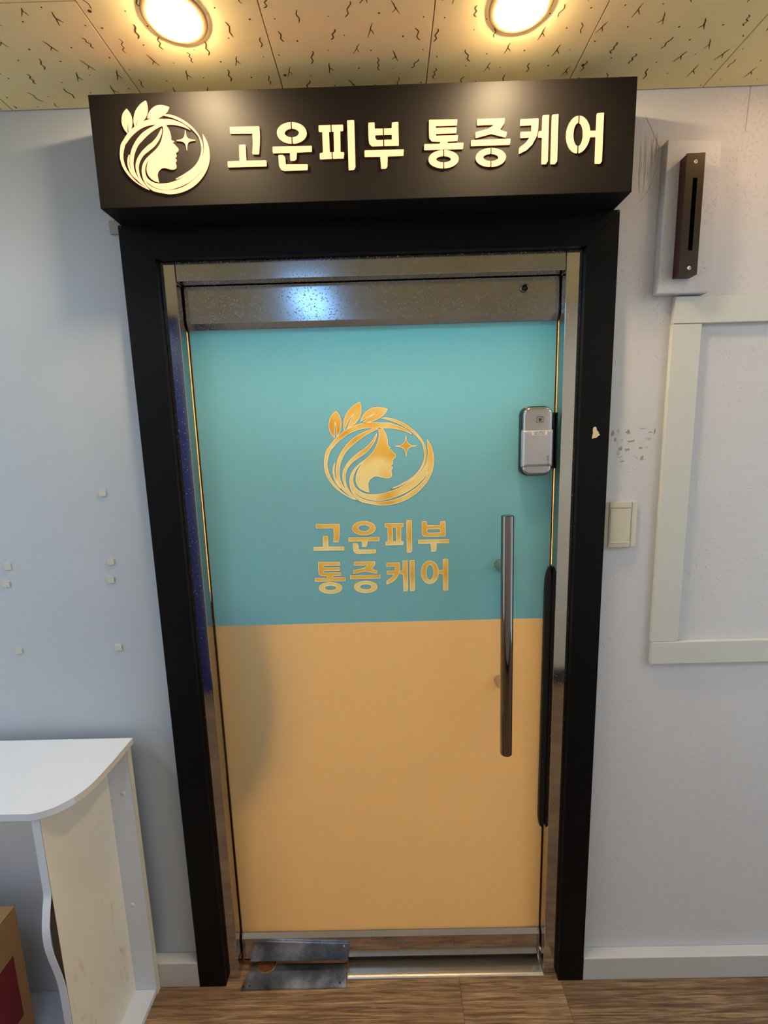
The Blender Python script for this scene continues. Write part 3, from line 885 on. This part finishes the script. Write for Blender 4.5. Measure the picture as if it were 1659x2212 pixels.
def join_polys(pieces, d0, d1):
    bm = bmesh.new()
    for lps in pieces:
        me = poly_mesh(lps, d0, d1)
        bm.from_mesh(me)
        bpy.data.meshes.remove(me)
    me = bpy.data.meshes.new('mesh')
    bm.to_mesh(me)
    bm.free()
    return me


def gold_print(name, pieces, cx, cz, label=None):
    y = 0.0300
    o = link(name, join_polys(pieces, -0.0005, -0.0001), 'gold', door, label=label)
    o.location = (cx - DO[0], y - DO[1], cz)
    for nm, w, yy, mt in (('outline', 0.0027, -0.00005, 'gold_border'), ('rim', 0.0013, -0.00056, 'gold_rim')):
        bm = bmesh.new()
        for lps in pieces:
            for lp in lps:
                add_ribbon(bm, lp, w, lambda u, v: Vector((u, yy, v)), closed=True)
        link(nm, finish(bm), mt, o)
    return o


LNAME = {'leaf1': 'leaf', 'leaf2': 'leaf', 'leaf3': 'leaf', 'ring': 'ring', 'strand': 'hair_strand', 'head': 'head_profile', 'sliver': 'hair_strand', 'arc': 'ring_arc', 'star': 'star'}
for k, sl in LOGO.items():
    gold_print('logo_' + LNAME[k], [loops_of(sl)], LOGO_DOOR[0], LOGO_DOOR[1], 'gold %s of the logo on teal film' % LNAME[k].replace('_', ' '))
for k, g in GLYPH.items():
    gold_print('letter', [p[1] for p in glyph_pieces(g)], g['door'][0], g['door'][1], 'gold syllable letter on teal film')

# handle ---------------------------------------------------------------
hx0, hx1, hz0, hz1, hy = 0.2730, 0.2678, 0.7350, 1.3640, -0.0420
bm = bmesh.new()
prof = [(0.0, 0.0), (0.0135, 0.0), (0.0150, 0.0012), (0.0155, 0.003)]
n = 36
pts = [(r, h) for r, h in prof] + [(r, (hz1 - hz0) - h) for r, h in reversed(prof)]
hme = lathe(pts, (0, 0, 0), 'z', 36)
hd = link('handle', hme, 'chrome', door, label='long polished steel bar handle')
hd.location = (hx0 - DO[0], hy - DO[1], hz0)
hd.rotation_euler = (0, -0.0083, 0)
auto_smooth(hd, 0.5)
for z in (0.900 - hz0, 1.223 - hz0):
    me = lathe([(0.0, 0.0), (0.0085, 0.0), (0.0085, 0.036), (0.010, 0.048), (0.0145, 0.058), (0.0150, 0.0715), (0.0, 0.0715)], (0, 0, z), 'y', 24)
    s = link('standoff', me, 'satin_steel', hd)
    auto_smooth(s, 0.5)

# black rubber edge guard with pointed ends -------------------------------
gx0, gx1, z0, z1 = 0.3845, 0.3996, 0.4550, 1.2155
gl = [(gx1 - 0.004, z0), (gx1 - 0.0005, z0 + 0.010), (gx1, z0 + 0.03), (gx1, z1 - 0.04), (gx1 - 0.001, z1 - 0.012), (gx1 - 0.005, z1), (gx0 + 0.004, z1 - 0.014), (gx0 + 0.001, z1 - 0.035), (gx0, z1 - 0.06), (gx0, z0 + 0.03), (gx0 + 0.003, z0 + 0.008)]
go = link('edge_guard', poly_mesh([gl], 0.0180, 0.0560, 'xz', DO), 'rubber', door, label='black rubber edge guard with pointed ends')

# digital lock ------------------------------------------------------------
def rrect(x0, x1, z0, z1, r, n=8, rx=None):
    out = []
    for cx, cz, a0 in ((x1 - r, z1 - r, 0), (x0 + r, z1 - r, 90), (x0 + r, z0 + r, 180), (x1 - r, z0 + r, 270)):
        for i in range(n + 1):
            a = math.radians(a0 + 90 * i / n)
            out.append((cx + r * math.cos(a), cz + r * math.sin(a)))
    return out


def rounded_slab(x0, x1, z0, z1, r, yb, yf, edge, off):
    """rounded-rectangle slab whose front rim is rolled over by `edge`"""
    bm = bmesh.new()
    rings = []
    m = 5
    prof = [(0.0, yb)] + [(edge * (1 - math.cos(math.pi / 2 * i / m)), yf + edge * (1 - math.sin(math.pi / 2 * i / m))) for i in range(m + 1)]
    for inset, y in prof:
        lp = rrect(x0 + inset, x1 - inset, z0 + inset, z1 - inset, max(r - inset, 0.0005))
        rings.append([bm.verts.new(Vector((u, y, v)) - Vector(off)) for u, v in lp])
    for A, B in zip(rings[:-1], rings[1:]):
        for i in range(len(A)):
            j = (i + 1) % len(A)
            bm.faces.new((A[i], A[j], B[j], B[i]))
    bm.faces.new(rings[-1])
    bm.faces.new(rings[0][::-1])
    return finish(bm, True)


LX0, LX1, LZ0, LZ1 = 0.3125, 0.3850, 1.4545, 1.6190
lk = link('digital_lock', rounded_slab(LX0 - 0.0012, LX1 + 0.0012, LZ0 - 0.0015, LZ1 + 0.0015, 0.020, 0.0298, 0.008, 0.003, DO), 'black_plastic', door, label='silver and black digital door lock')
auto_smooth(lk, 0.7)
a = link('lock_body', rounded_slab(LX0 + 0.0012, LX1 - 0.0008, LZ0 + 0.001, LZ1 - 0.001, 0.018, 0.012, -0.003, 0.007, DO), 'lock_chrome', lk)
b = link('sliding_cover', rounded_slab(LX0 - 0.0008, LX1 + 0.0012, LZ0 + 0.0195, LZ1 - 0.0540, 0.004, 0.012, -0.0065, 0.0095, DO), 'silver', lk)
for o in (a, b):
    auto_smooth(o, 0.7)
# thumb dimple: shallow oval dish
dim = lathe([(0.0, 0.0016), (0.55, 0.0013), (0.85, 0.0006), (1.0, 0.0), (1.06, 0.0003)], (0, 0, 0), 'y', 32)
for v in dim.vertices:
    v.co.x *= 0.0075
    v.co.z *= 0.0128
o = link('thumb_dimple', dim, 'silver', lk)
o.location = (0.3520 - DO[0], -0.0069 - DO[1], 1.5205)
sq = [rrect(-0.0080, 0.0080, -0.0080, 0.0080, 0.002, 4), rrect(-0.0070, 0.0070, -0.0070, 0.0070, 0.0014, 4)]
em = link('emblem_frame', poly_mesh(sq, -0.0002, 0.0), 'print_dark', lk)
em.location = (0.3525 - DO[0], -0.0031 - DO[1], 1.5880)
bm = bmesh.new()
f = lambda u, v: Vector((u, -0.0002, v))
for pts, w in (([(-0.0046, 0.0001), (0.0050, 0.0001)], 0.0015), ([(-0.0045, 0.0042), (-0.0008, 0.0030), (0.0044, 0.0044)], 0.0012), ([(-0.0045, -0.0042), (-0.0008, -0.0028), (0.0044, -0.0046)], 0.0012), ([(-0.0010, 0.0046), (-0.0010, -0.0044)], 0.0016), ([(-0.0012, 0.0), (0.0040, 0.0030)], 0.001), ([(-0.0012, 0.0), (0.0040, -0.0030)], 0.001)):
    add_ribbon(bm, pts, w, f)
o = link('emblem_mark', finish(bm), 'print_dark', lk)
o.location = em.location
stk = box('sticker', (0.3325, 0.3690, -0.00672, -0.0064, 1.5515, 1.5605), 'sticker', lk, off=DO)


def text_mesh(body, size):
    c = bpy.data.curves.new('txt', 'FONT')
    c.body = body
    c.size = size
    c.align_x = 'CENTER'
    c.align_y = 'CENTER'
    c.space_line = 0.95
    c.offset = 0.00004
    o = bpy.data.objects.new('txt', c)
    COL.objects.link(o)
    bpy.context.view_layer.update()
    me = bpy.data.meshes.new_from_object(o.evaluated_get(bpy.context.evaluated_depsgraph_get()))
    bpy.data.objects.remove(o, do_unlink=True)
    bpy.data.curves.remove(c)
    me.materials.clear()
    return me


o = link('service_text', text_mesh('A/S및 제품문의\n080-233-1504', 0.0044), 'print_dark', lk)
o.location = (0.3507 - DO[0], -0.00685 - DO[1], 1.5560)
o.rotation_euler = (math.pi / 2, 0, 0)
o = link('brand_text', text_mesh('Sync', 0.0078), 'print_dark', lk)
o.location = (0.3728 - DO[0], -0.00668 - DO[1], 1.4955)
o.rotation_euler = (math.pi / 2, math.pi / 2, 0)
bm = bmesh.new()
add_box(bm, -0.0004, 0.0004, -0.0001, 0.0001, -0.006, 0.006)
o = link('brand_bar', finish(bm), 'print_dark', lk)
o.location = (0.3735 - DO[0], -0.00668 - DO[1], 1.4815)
# bolt case on the jamb side of the glass edge
box('strike_box', (DX1 - 0.004, OX1 - 0.0008, 0.026, 0.060, 1.468, 1.606), 'black_plastic', lk, off=DO, bev=0.002)

# kick plate on the bottom rail (above the floor pivot), slightly crooked
kp = link('kick_plate', poly_mesh([[(-0.4440, 0.0930), (-0.1650, 0.0790), (-0.1720, 0.0225), (-0.4650, 0.0240)]], 0.0150, 0.0200, 'xz', DO), 'worn_steel', door, label='worn steel plate screwed to the bottom rail')
link('screw', lathe([(0.0, -0.0015), (0.0028, -0.0013), (0.0036, 0.0)], (-0.1815 - DO[0], 0.0150 - DO[1], 0.0725), 'y', 16), 'satin_steel', kp)

# ------------------------------------------------------------------ floor pivot cover plate
fp = empty('floor_pivot', (-0.325, -0.010, 0.0), 'worn steel floor plate with a rusty round pivot at the door corner', 'floor plate')
FO = tuple(fp.location)
link('cover_plate', poly_mesh([[(-0.4765, -0.0425), (-0.1735, -0.0405), (-0.1755, 0.0220), (-0.4620, 0.0235)]], 0.0002, 0.0042, 'xy', FO), 'worn_steel', fp)
up_pl = link('overlay_plate', poly_mesh([[(-0.4590, -0.0418), (-0.1745, -0.0398), (-0.1760, 0.0020), (-0.4460, 0.0020)]], 0.0043, 0.0060, 'xy', FO), 'worn_steel', fp)
link('pivot_rim', lathe([(0.0270, 0.0), (0.0270, 0.0078), (0.0298, 0.0078), (0.0305, 0.0060), (0.0305, 0.0)], (-0.4180 - FO[0], 0.0260 - FO[1], 0.0), 'z', 36), 'brass', fp)
pr = lathe([(0.0, 0.0064), (0.010, 0.0068), (0.018, 0.0061), (0.0270, 0.0066)], (-0.4180 - FO[0], 0.0260 - FO[1], 0.0), 'z', 28)
link('rusty_pivot', pr, 'rust', fp)
for x, y in ((-0.452, -0.034), (-0.192, -0.030), (-0.470, -0.036)):
    link('screw_hole', lathe([(0.0, 0.0063), (0.0024, 0.0064), (0.0028, 0.0060)], (x - FO[0], y - FO[1], 0.0), 'z', 12), 'slot', fp)

# ------------------------------------------------------------------ threshold strip (trim_4)
prof = [(-0.0180, 0.0003), (-0.0180, 0.0015), (-0.0150, 0.0034), (-0.0110, 0.0046), (-0.0050, 0.0054), (0.0040, 0.0058), (0.0600, 0.0060), (0.0600, 0.0003)]
th = link('trim_4', poly_mesh([prof], -0.1715, OX1 - 0.001, 'yz'), 'threshold', None, label='shiny steel threshold strip under the glass door', cat='threshold', kind='structure')

# ------------------------------------------------------------------ lit sign box
SX0, SX1, SY, SZ0, SZ1 = -0.5910, 0.4938, -0.102, 2.0335, 2.2405
sg = empty('sign_box', (-0.0486, -0.05, SZ0), 'black illuminated sign box with glowing logo and Korean lettering', 'sign')
SO = tuple(sg.location)
bm = bmesh.new()
add_box(bm, SX0, SX1, SY, -0.0005, SZ0, SZ1, bev=0.0012, off=SO)
link('sign_panel', finish(bm), 'sign', sg)


def lit(name, pieces, cx, cz, bridges, label):
    o = link(name, join_polys(pieces, -0.0030, 0.0005), 'letter_lit', sg, label=label)
    o.location = (cx - SO[0], SY - SO[1], cz - SO[2])
    for (x, z0, z1) in bridges:
        bm = bmesh.new()
        add_box(bm, x - 0.0011, x + 0.0011, -0.0034, 0.0, z0, z1)
        link('bridge', finish(bm), 'sign', o)
    return o


lsx, lsz = LOGO_SIGN[2] / LOGO_DOOR[2], LOGO_SIGN[3] / LOGO_DOOR[3]
for k, sl in LOGO.items():
    lit('lit_' + LNAME[k], [loops_of(sl, lsx, lsz)], LOGO_SIGN[0], LOGO_SIGN[1], [], 'glowing %s of the sign logo' % LNAME[k].replace('_', ' '))
for k, g in GLYPH.items():
    sx, sz = g['sign'][2] / g['door'][2], g['sign'][3] / g['door'][3]
    pcs = glyph_pieces(g, sx, sz, 0.0012)
    br = []
    for typ, lps in pcs:
        if len(lps) == 2:           # every closed counter is held by thin bridges of the panel
            xs = [p[0] for p in lps[1]]
            zi = [p[1] for p in lps[1]]
            zo = [p[1] for p in lps[0]]
            xm = (min(xs) + max(xs)) / 2
            if k == 'bu':
                br.append((xm, min(zo) - 0.001, max(zi) + 0.016))
            else:
                br.append((xm, max(zi) - 0.001, max(zo) + 0.001))
                br.append((xm, min(zo) - 0.001, min(zi) + 0.001))
    lit('lit_letter', [p[1] for p in pcs], g['sign'][0], g['sign'][1], br, 'glowing syllable letter of the sign')
# ------------------------------------------------------------------ right wall: raised plaster pad with slotted device
pl = [(0.6045, 1.8590), (0.7200, 1.8590), (0.7230, 2.1700), (0.6060, 2.1740)]
pd = link('backing_board', poly_mesh([pl], -0.022, -0.0002), 'wall_r', None, label='painted board fixed to the right wall behind the slotted black device', cat='board')
bv = pd.modifiers.new('bevel', 'BEVEL')
bv.width = 0.003
bv.segments = 2
dv = empty('slot_device', (0.655, -0.022, 1.886), 'narrow black wall device with a long slot and two screws', 'wall device')
VO = tuple(dv.location)
dl = [[(0.6340, 1.8880), (0.6740, 1.8900), (0.6735, 2.1320), (0.6345, 2.1315)], [(0.6505, 1.9400), (0.6505, 2.0840), (0.6605, 2.0840), (0.6605, 1.9400)]]
link('front_plate', poly_mesh(dl, -0.0460, -0.0440, 'xz', VO), 'device', dv)
bm = bmesh.new()
for bnd in ((0.6348, 0.6368, -0.0440, -0.0225, 1.8890, 2.1305), (0.6712, 0.6732, -0.0440, -0.0225, 1.8900, 2.1305), (0.6368, 0.6712, -0.0440, -0.0225, 2.1285, 2.1305), (0.6368, 0.6712, -0.0440, -0.0225, 1.8895, 1.8915)):
    add_box(bm, *bnd, off=VO)
link('side_shell', finish(bm), 'device_side', dv)
box('slot_back', (0.6368, 0.6712, -0.0300, -0.0225, 1.8915, 2.1285), 'slot', dv)
for z, x in ((2.1150, 0.6540), (1.9040, 0.6560)):
    s = link('screw', lathe([(0.0, -0.0018), (0.0028, -0.0016), (0.0040, 0.0)], (x - VO[0], -0.0460 - VO[1], z - VO[2]), 'y', 18), 'screw', dv)
    bm = bmesh.new()
    for a in (0.5, 0.5 + math.pi / 2):
        c, sn = math.cos(a) * 0.0022, math.sin(a) * 0.0022
        add_ribbon(bm, [(-c, -sn), (c, sn)], 0.0008, lambda u, v: Vector((x - VO[0] + u, -0.0480 - VO[1], z - VO[2] + v)))
    link('screw_cross', finish(bm), 'slot', s)

# flat board frame on the right wall (trim_3)
tf = empty('trim_3', (0, 0, 0), 'pale grey flat board frame on the right wall', 'wall trim', kind='structure')
box('frame_board', (0.6510, XR - 0.4, -0.0130, -0.0001, 1.7960, 1.8550), 'trim', tf, bev=0.0012)
box('frame_board', (0.6490, 0.7165, -0.0120, -0.0001, 1.0190, 1.7955), 'trim', tf, bev=0.0012)
box('frame_board', (0.6510, XR - 0.4, -0.0135, -0.0001, 0.9590, 1.0185), 'trim', tf, bev=0.0012)

# light switch
sw = empty('light_switch', (0.5595, 0.0, 1.2690), 'ivory single rocker light switch right of the casing', 'light switch')
WO = tuple(sw.location)


def bowed(x0, x1, z0, z1, yb, yf, sag, off, n=10):
    """plate with a gently bowed front (bulging in the middle of its width)"""
    bm = bmesh.new()
    top, bot = [], []
    pts = []
    for i in range(n + 1):
        u = i / n
        x = x0 + (x1 - x0) * u
        pts.append((x, yf - sag * (1 - (2 * u - 1) ** 2)))
    prof = [(x0, yb)] + pts + [(x1, yb)]
    A = [bm.verts.new(Vector((x, y, z0)) - Vector(off)) for x, y in prof]
    B = [bm.verts.new(Vector((x, y, z1)) - Vector(off)) for x, y in prof]
    m = len(prof)
    for i in range(m):
        j = (i + 1) % m
        bm.faces.new((A[i], A[j], B[j], B[i]))
    bm.faces.new(A[::-1])
    bm.faces.new(B)
    return finish(bm)


SWX0, SWX1, SWZ0, SWZ1 = 0.5130, 0.5960, 1.2720, 1.3840
link('face_plate', bowed(SWX0, SWX1, SWZ0, SWZ1, -0.0001, -0.0065, 0.006, WO), 'switch', sw)
link('insert', bowed(0.5265, 0.5805, SWZ0 + 0.0004, SWZ1 - 0.0004, -0.006, -0.0108, 0.0025, WO), 'switch', sw)
for gx in (0.5262, 0.5808):  # thin raised strips drawn darker for the shade in the switch gaps
    link('groove_shade', bowed(gx - 0.0004, gx + 0.0004, SWZ0 + 0.0005, SWZ1 - 0.0005, -0.006, -0.0112, 0.0, WO, 2), 'groove_shade', sw)
for gx in (0.5288, 0.5782):
    link('groove_shade', bowed(gx - 0.0003, gx + 0.0003, SWZ0 + 0.0125, SWZ1 - 0.0150, -0.006, -0.0117, 0.0, WO, 2), 'groove_shade', sw)
rk = link('rocker', bowed(0.5290, 0.5780, SWZ0 + 0.0125, SWZ1 - 0.0150, -0.006, -0.0118, 0.0022, WO), 'switch', sw)
link('rocker_gap', bowed(0.5288, 0.5782, SWZ1 - 0.0149, SWZ1 - 0.0138, -0.006, -0.0113, 0.0022, WO), 'slot', sw)
link('rocker_lip', bowed(0.5288, 0.5782, SWZ0 + 0.0108, SWZ0 + 0.0128, -0.006, -0.0128, 0.0022, WO), 'screw', sw)
box('brand_mark', (0.5590, 0.5710, -0.01345, -0.0125, SWZ0 + 0.0060, SWZ0 + 0.0068), 'edge_cream', sw)

# ------------------------------------------------------------------ foam tape pads on the left wall
pads = [(-0.7225, 1.4391, 'square foam tape pad on the left wall, topmost and alone'),
        (-0.7227, 1.2644, 'upper foam tape pad of the close pair nearer the door casing'),
        (-0.7284, 1.2171, 'lower foam tape pad of the close pair nearer the door casing'),
        (-0.9873, 1.2579, 'upper foam tape pad of the close pair at the far left'),
        (-0.9967, 1.2129, 'lower foam tape pad of the close pair at the far left'),
        (-0.9921, 1.0316, 'lowest foam tape pad at the far left, alone above the desk'),
        (-0.7298, 1.0341, 'lowest foam tape pad nearer the door casing, alone above the desk corner')]
pm = poly_mesh([[(-0.0083, -0.0083), (0.0083, -0.0083), (0.0083, 0.0060), (0.0060, 0.0083), (-0.0083, 0.0083)]], -0.0030, -0.0001)
for i, (x, z, lb) in enumerate(pads):
    o = link('foam_pad', pm, 'pad', None, label=lb, cat='tape pad', group='foam tape pads on the left wall')
    o.location = (x, 0, z)
    o.rotation_euler = (0, random.uniform(-0.05, 0.05), 0)

# ------------------------------------------------------------------ white desk with rounded end
T0, T1 = 0.7790, 0.7950
dk = empty('desk', (-0.95, -0.15, 0.0), 'white melamine desk with rounded top and scuffed side panel by the left wall', 'desk')
KO = tuple(dk.location)
DXR, DYB, DYF = -0.7040, -0.0310, -0.2760


def top_outline(xr, yb, yf, xl=-2.0):
    pts = [(xl, yb), (xr, yb), (xr + 0.0005, yb - 0.09)]
    c = catmull([(xr + 0.0005, yb - 0.09), (xr - 0.004, yf + 0.085), (xr - 0.018, yf + 0.045), (xr - 0.043, yf + 0.016), (xr - 0.075, yf + 0.001), (xr - 0.10, yf)], 5)
    return clean(pts + c + [(xl, yf)])


top = link('desk_top', poly_mesh([top_outline(DXR, DYB, DYF)], T0, T1, 'xy', KO), 'melamine', dk)


def edge_strip(pts, z0, z1, off, w=0.0006):
    bm = bmesh.new()
    P = []
    n = len(pts)
    for i in range(n):
        a, b = pts[max(i - 1, 0)], pts[min(i + 1, n - 1)]
        d = Vector((b[0] - a[0], b[1] - a[1])).normalized()
        P.append((pts[i][0] + d.y * -w * -1, pts[i][1] - d.x * w * 1))
    A = [bm.verts.new(Vector((x, y, z0)) - Vector(off)) for x, y in P]
    B = [bm.verts.new(Vector((x, y, z1)) - Vector(off)) for x, y in P]
    for i in range(n - 1):
        bm.faces.new((A[i], A[i + 1], B[i + 1], B[i]))
    return finish(bm)


eb = top_outline(DXR, DYB, DYF)[1:-10]
# raw cream edge where the band has come off, along the straight end and the start of the curve
bm = bmesh.new()
ol = [p for p in top_outline(DXR, DYB, DYF) if p[0] > -1.5]
raw = [p for p in ol[:12]]
for a, b in zip(raw[:-1], raw[1:]):
    d = Vector((b[0] - a[0], b[1] - a[1], 0)).normalized()
    nrm = Vector((-d.y, d.x, 0))
    if nrm.x < 0:
        nrm = -nrm
    p, q = Vector((*a, 0)) + nrm * 0.0005, Vector((*b, 0)) + nrm * 0.0005
    vs = [Vector((p.x, p.y, T0 + 0.0005)), Vector((q.x, q.y, T0 + 0.0005)), Vector((q.x, q.y, T1 - 0.0008)), Vector((p.x, p.y, T1 - 0.0008))]
    bm.faces.new([bm.verts.new(v - Vector(KO)) for v in vs])
link('raw_edge', finish(bm), 'edge_cream', top, label='raw cream edge of the desk top')
# back board against the wall
bb = box('back_board', (-2.0, DXR - 0.010, -0.0460, DYB, 0.0, T0 - 0.0005), 'melamine', dk)
box('raw_edge', (DXR - 0.0101, DXR - 0.0085, -0.0460, DYB, 0.0, T0 - 0.0005), 'edge_cream', bb, off=KO)
for x, z in ((-0.738, 0.645), (-0.752, 0.30)):
    link('screw_cap', lathe([(0.0, -0.0012), (0.006, -0.0010), (0.0068, 0.0)], (x - KO[0], -0.0460 - KO[1], z), 'y', 20), 'melamine', bb)
box('bottom_board', (-2.0, DXR - 0.012, DYF + 0.004, -0.0465, 0.0, 0.017), 'melamine', dk, bev=0.001)
# side panel (stained, seen from its outer face)
PXR = -0.7730
sp = box('side_panel', (PXR - 0.0160, PXR, -0.2680, -0.0465, 0.0172, T0 - 0.0005), 'stained', dk)
box('raw_edge', (PXR - 0.0155, PXR - 0.0005, -0.2690, -0.2681, 0.0172, T0 - 0.001), 'chipboard', sp, off=KO, label='bare chipboard edge')
# edge band: straight above, peeled and bowed out below
prof = [(-0.2696, T0 - 0.001), (-0.2696, 0.70), (-0.2698, 0.62), (-0.2702, 0.590), (-0.2790, 0.560), (-0.2880, 0.520), (-0.2890, 0.480), (-0.2840, 0.440), (-0.2770, 0.400), (-0.2715, 0.360), (-0.2698, 0.32), (-0.2696, 0.20), (-0.2696, 0.02)]
pf = catmull(prof, 4)
bm = bmesh.new()
rows_ = []
for y, z in pf:
    rows_.append([bm.verts.new(Vector(p) - Vector(KO)) for p in ((PXR - 0.0165, y, z), (PXR + 0.0005, y, z), (PXR + 0.0005, y - 0.0012, z), (PXR - 0.0165, y - 0.0012, z))])
for A, B in zip(rows_[:-1], rows_[1:]):
    for i in range(4):
        j = (i + 1) % 4
        bm.faces.new((A[i], A[j], B[j], B[i]))
bm.faces.new(rows_[0])
bm.faces.new(rows_[-1][::-1])
link('edge_band', finish(bm), 'melamine', dk, label='white edge band peeling off the side panel')
box('side_panel', (-1.96, -1.944, -0.2680, -0.0465, 0.0172, T0 - 0.0005), 'melamine', dk)

# ------------------------------------------------------------------ cardboard box under the desk
cb = empty('cardboard_box', (-1.19, -0.36, 0.0170), 'brown cardboard box with a dark red print under the desk', 'box')
BO = tuple(cb.location)
BX0, BX1, BY0, BY1, BZ0, BZ1 = -1.40, -0.985, -0.268 - 0.19, -0.140, 0.0175, 0.4100
body = box('carton', (BX0, BX1, BY0, BY1, BZ0, BZ1), 'cardboard', cb, bev=0.002)
link('flap', poly_mesh([[(BX0 + 0.002, (BY0 + BY1) / 2 + 0.0008), (BX1 - 0.001, (BY0 + BY1) / 2 + 0.0008), (BX1 - 0.001, BY1 - 0.001), (BX0 + 0.002, BY1 - 0.001)]], BZ1 + 0.0002, BZ1 + 0.0032, 'xy', BO), 'cardboard', cb)
link('flap', poly_mesh([[(BX0 + 0.002, BY0 + 0.001), (BX1 - 0.001, BY0 + 0.001), (BX1 - 0.001, (BY0 + BY1) / 2 - 0.0008), (BX0 + 0.002, (BY0 + BY1) / 2 - 0.0008)]], BZ1 + 0.0002, BZ1 + 0.0032, 'xy', BO), 'cardboard', cb)
link('red_print', poly_mesh([[(-0.36, 0.12), (-0.168, 0.12), (-0.168, 0.300), (-0.36, 0.300)]], BX1 + 0.0001, BX1 + 0.0006, 'yz', BO), 'red_print', cb)
for o in list(bpy.data.objects):
    if o.type == 'MESH' and o.name.split('.')[0] in ('trim_ring', 'pivot_rim', 'standoff', 'lens'):
        auto_smooth(o, 0.6)
bpy.context.view_layer.update()
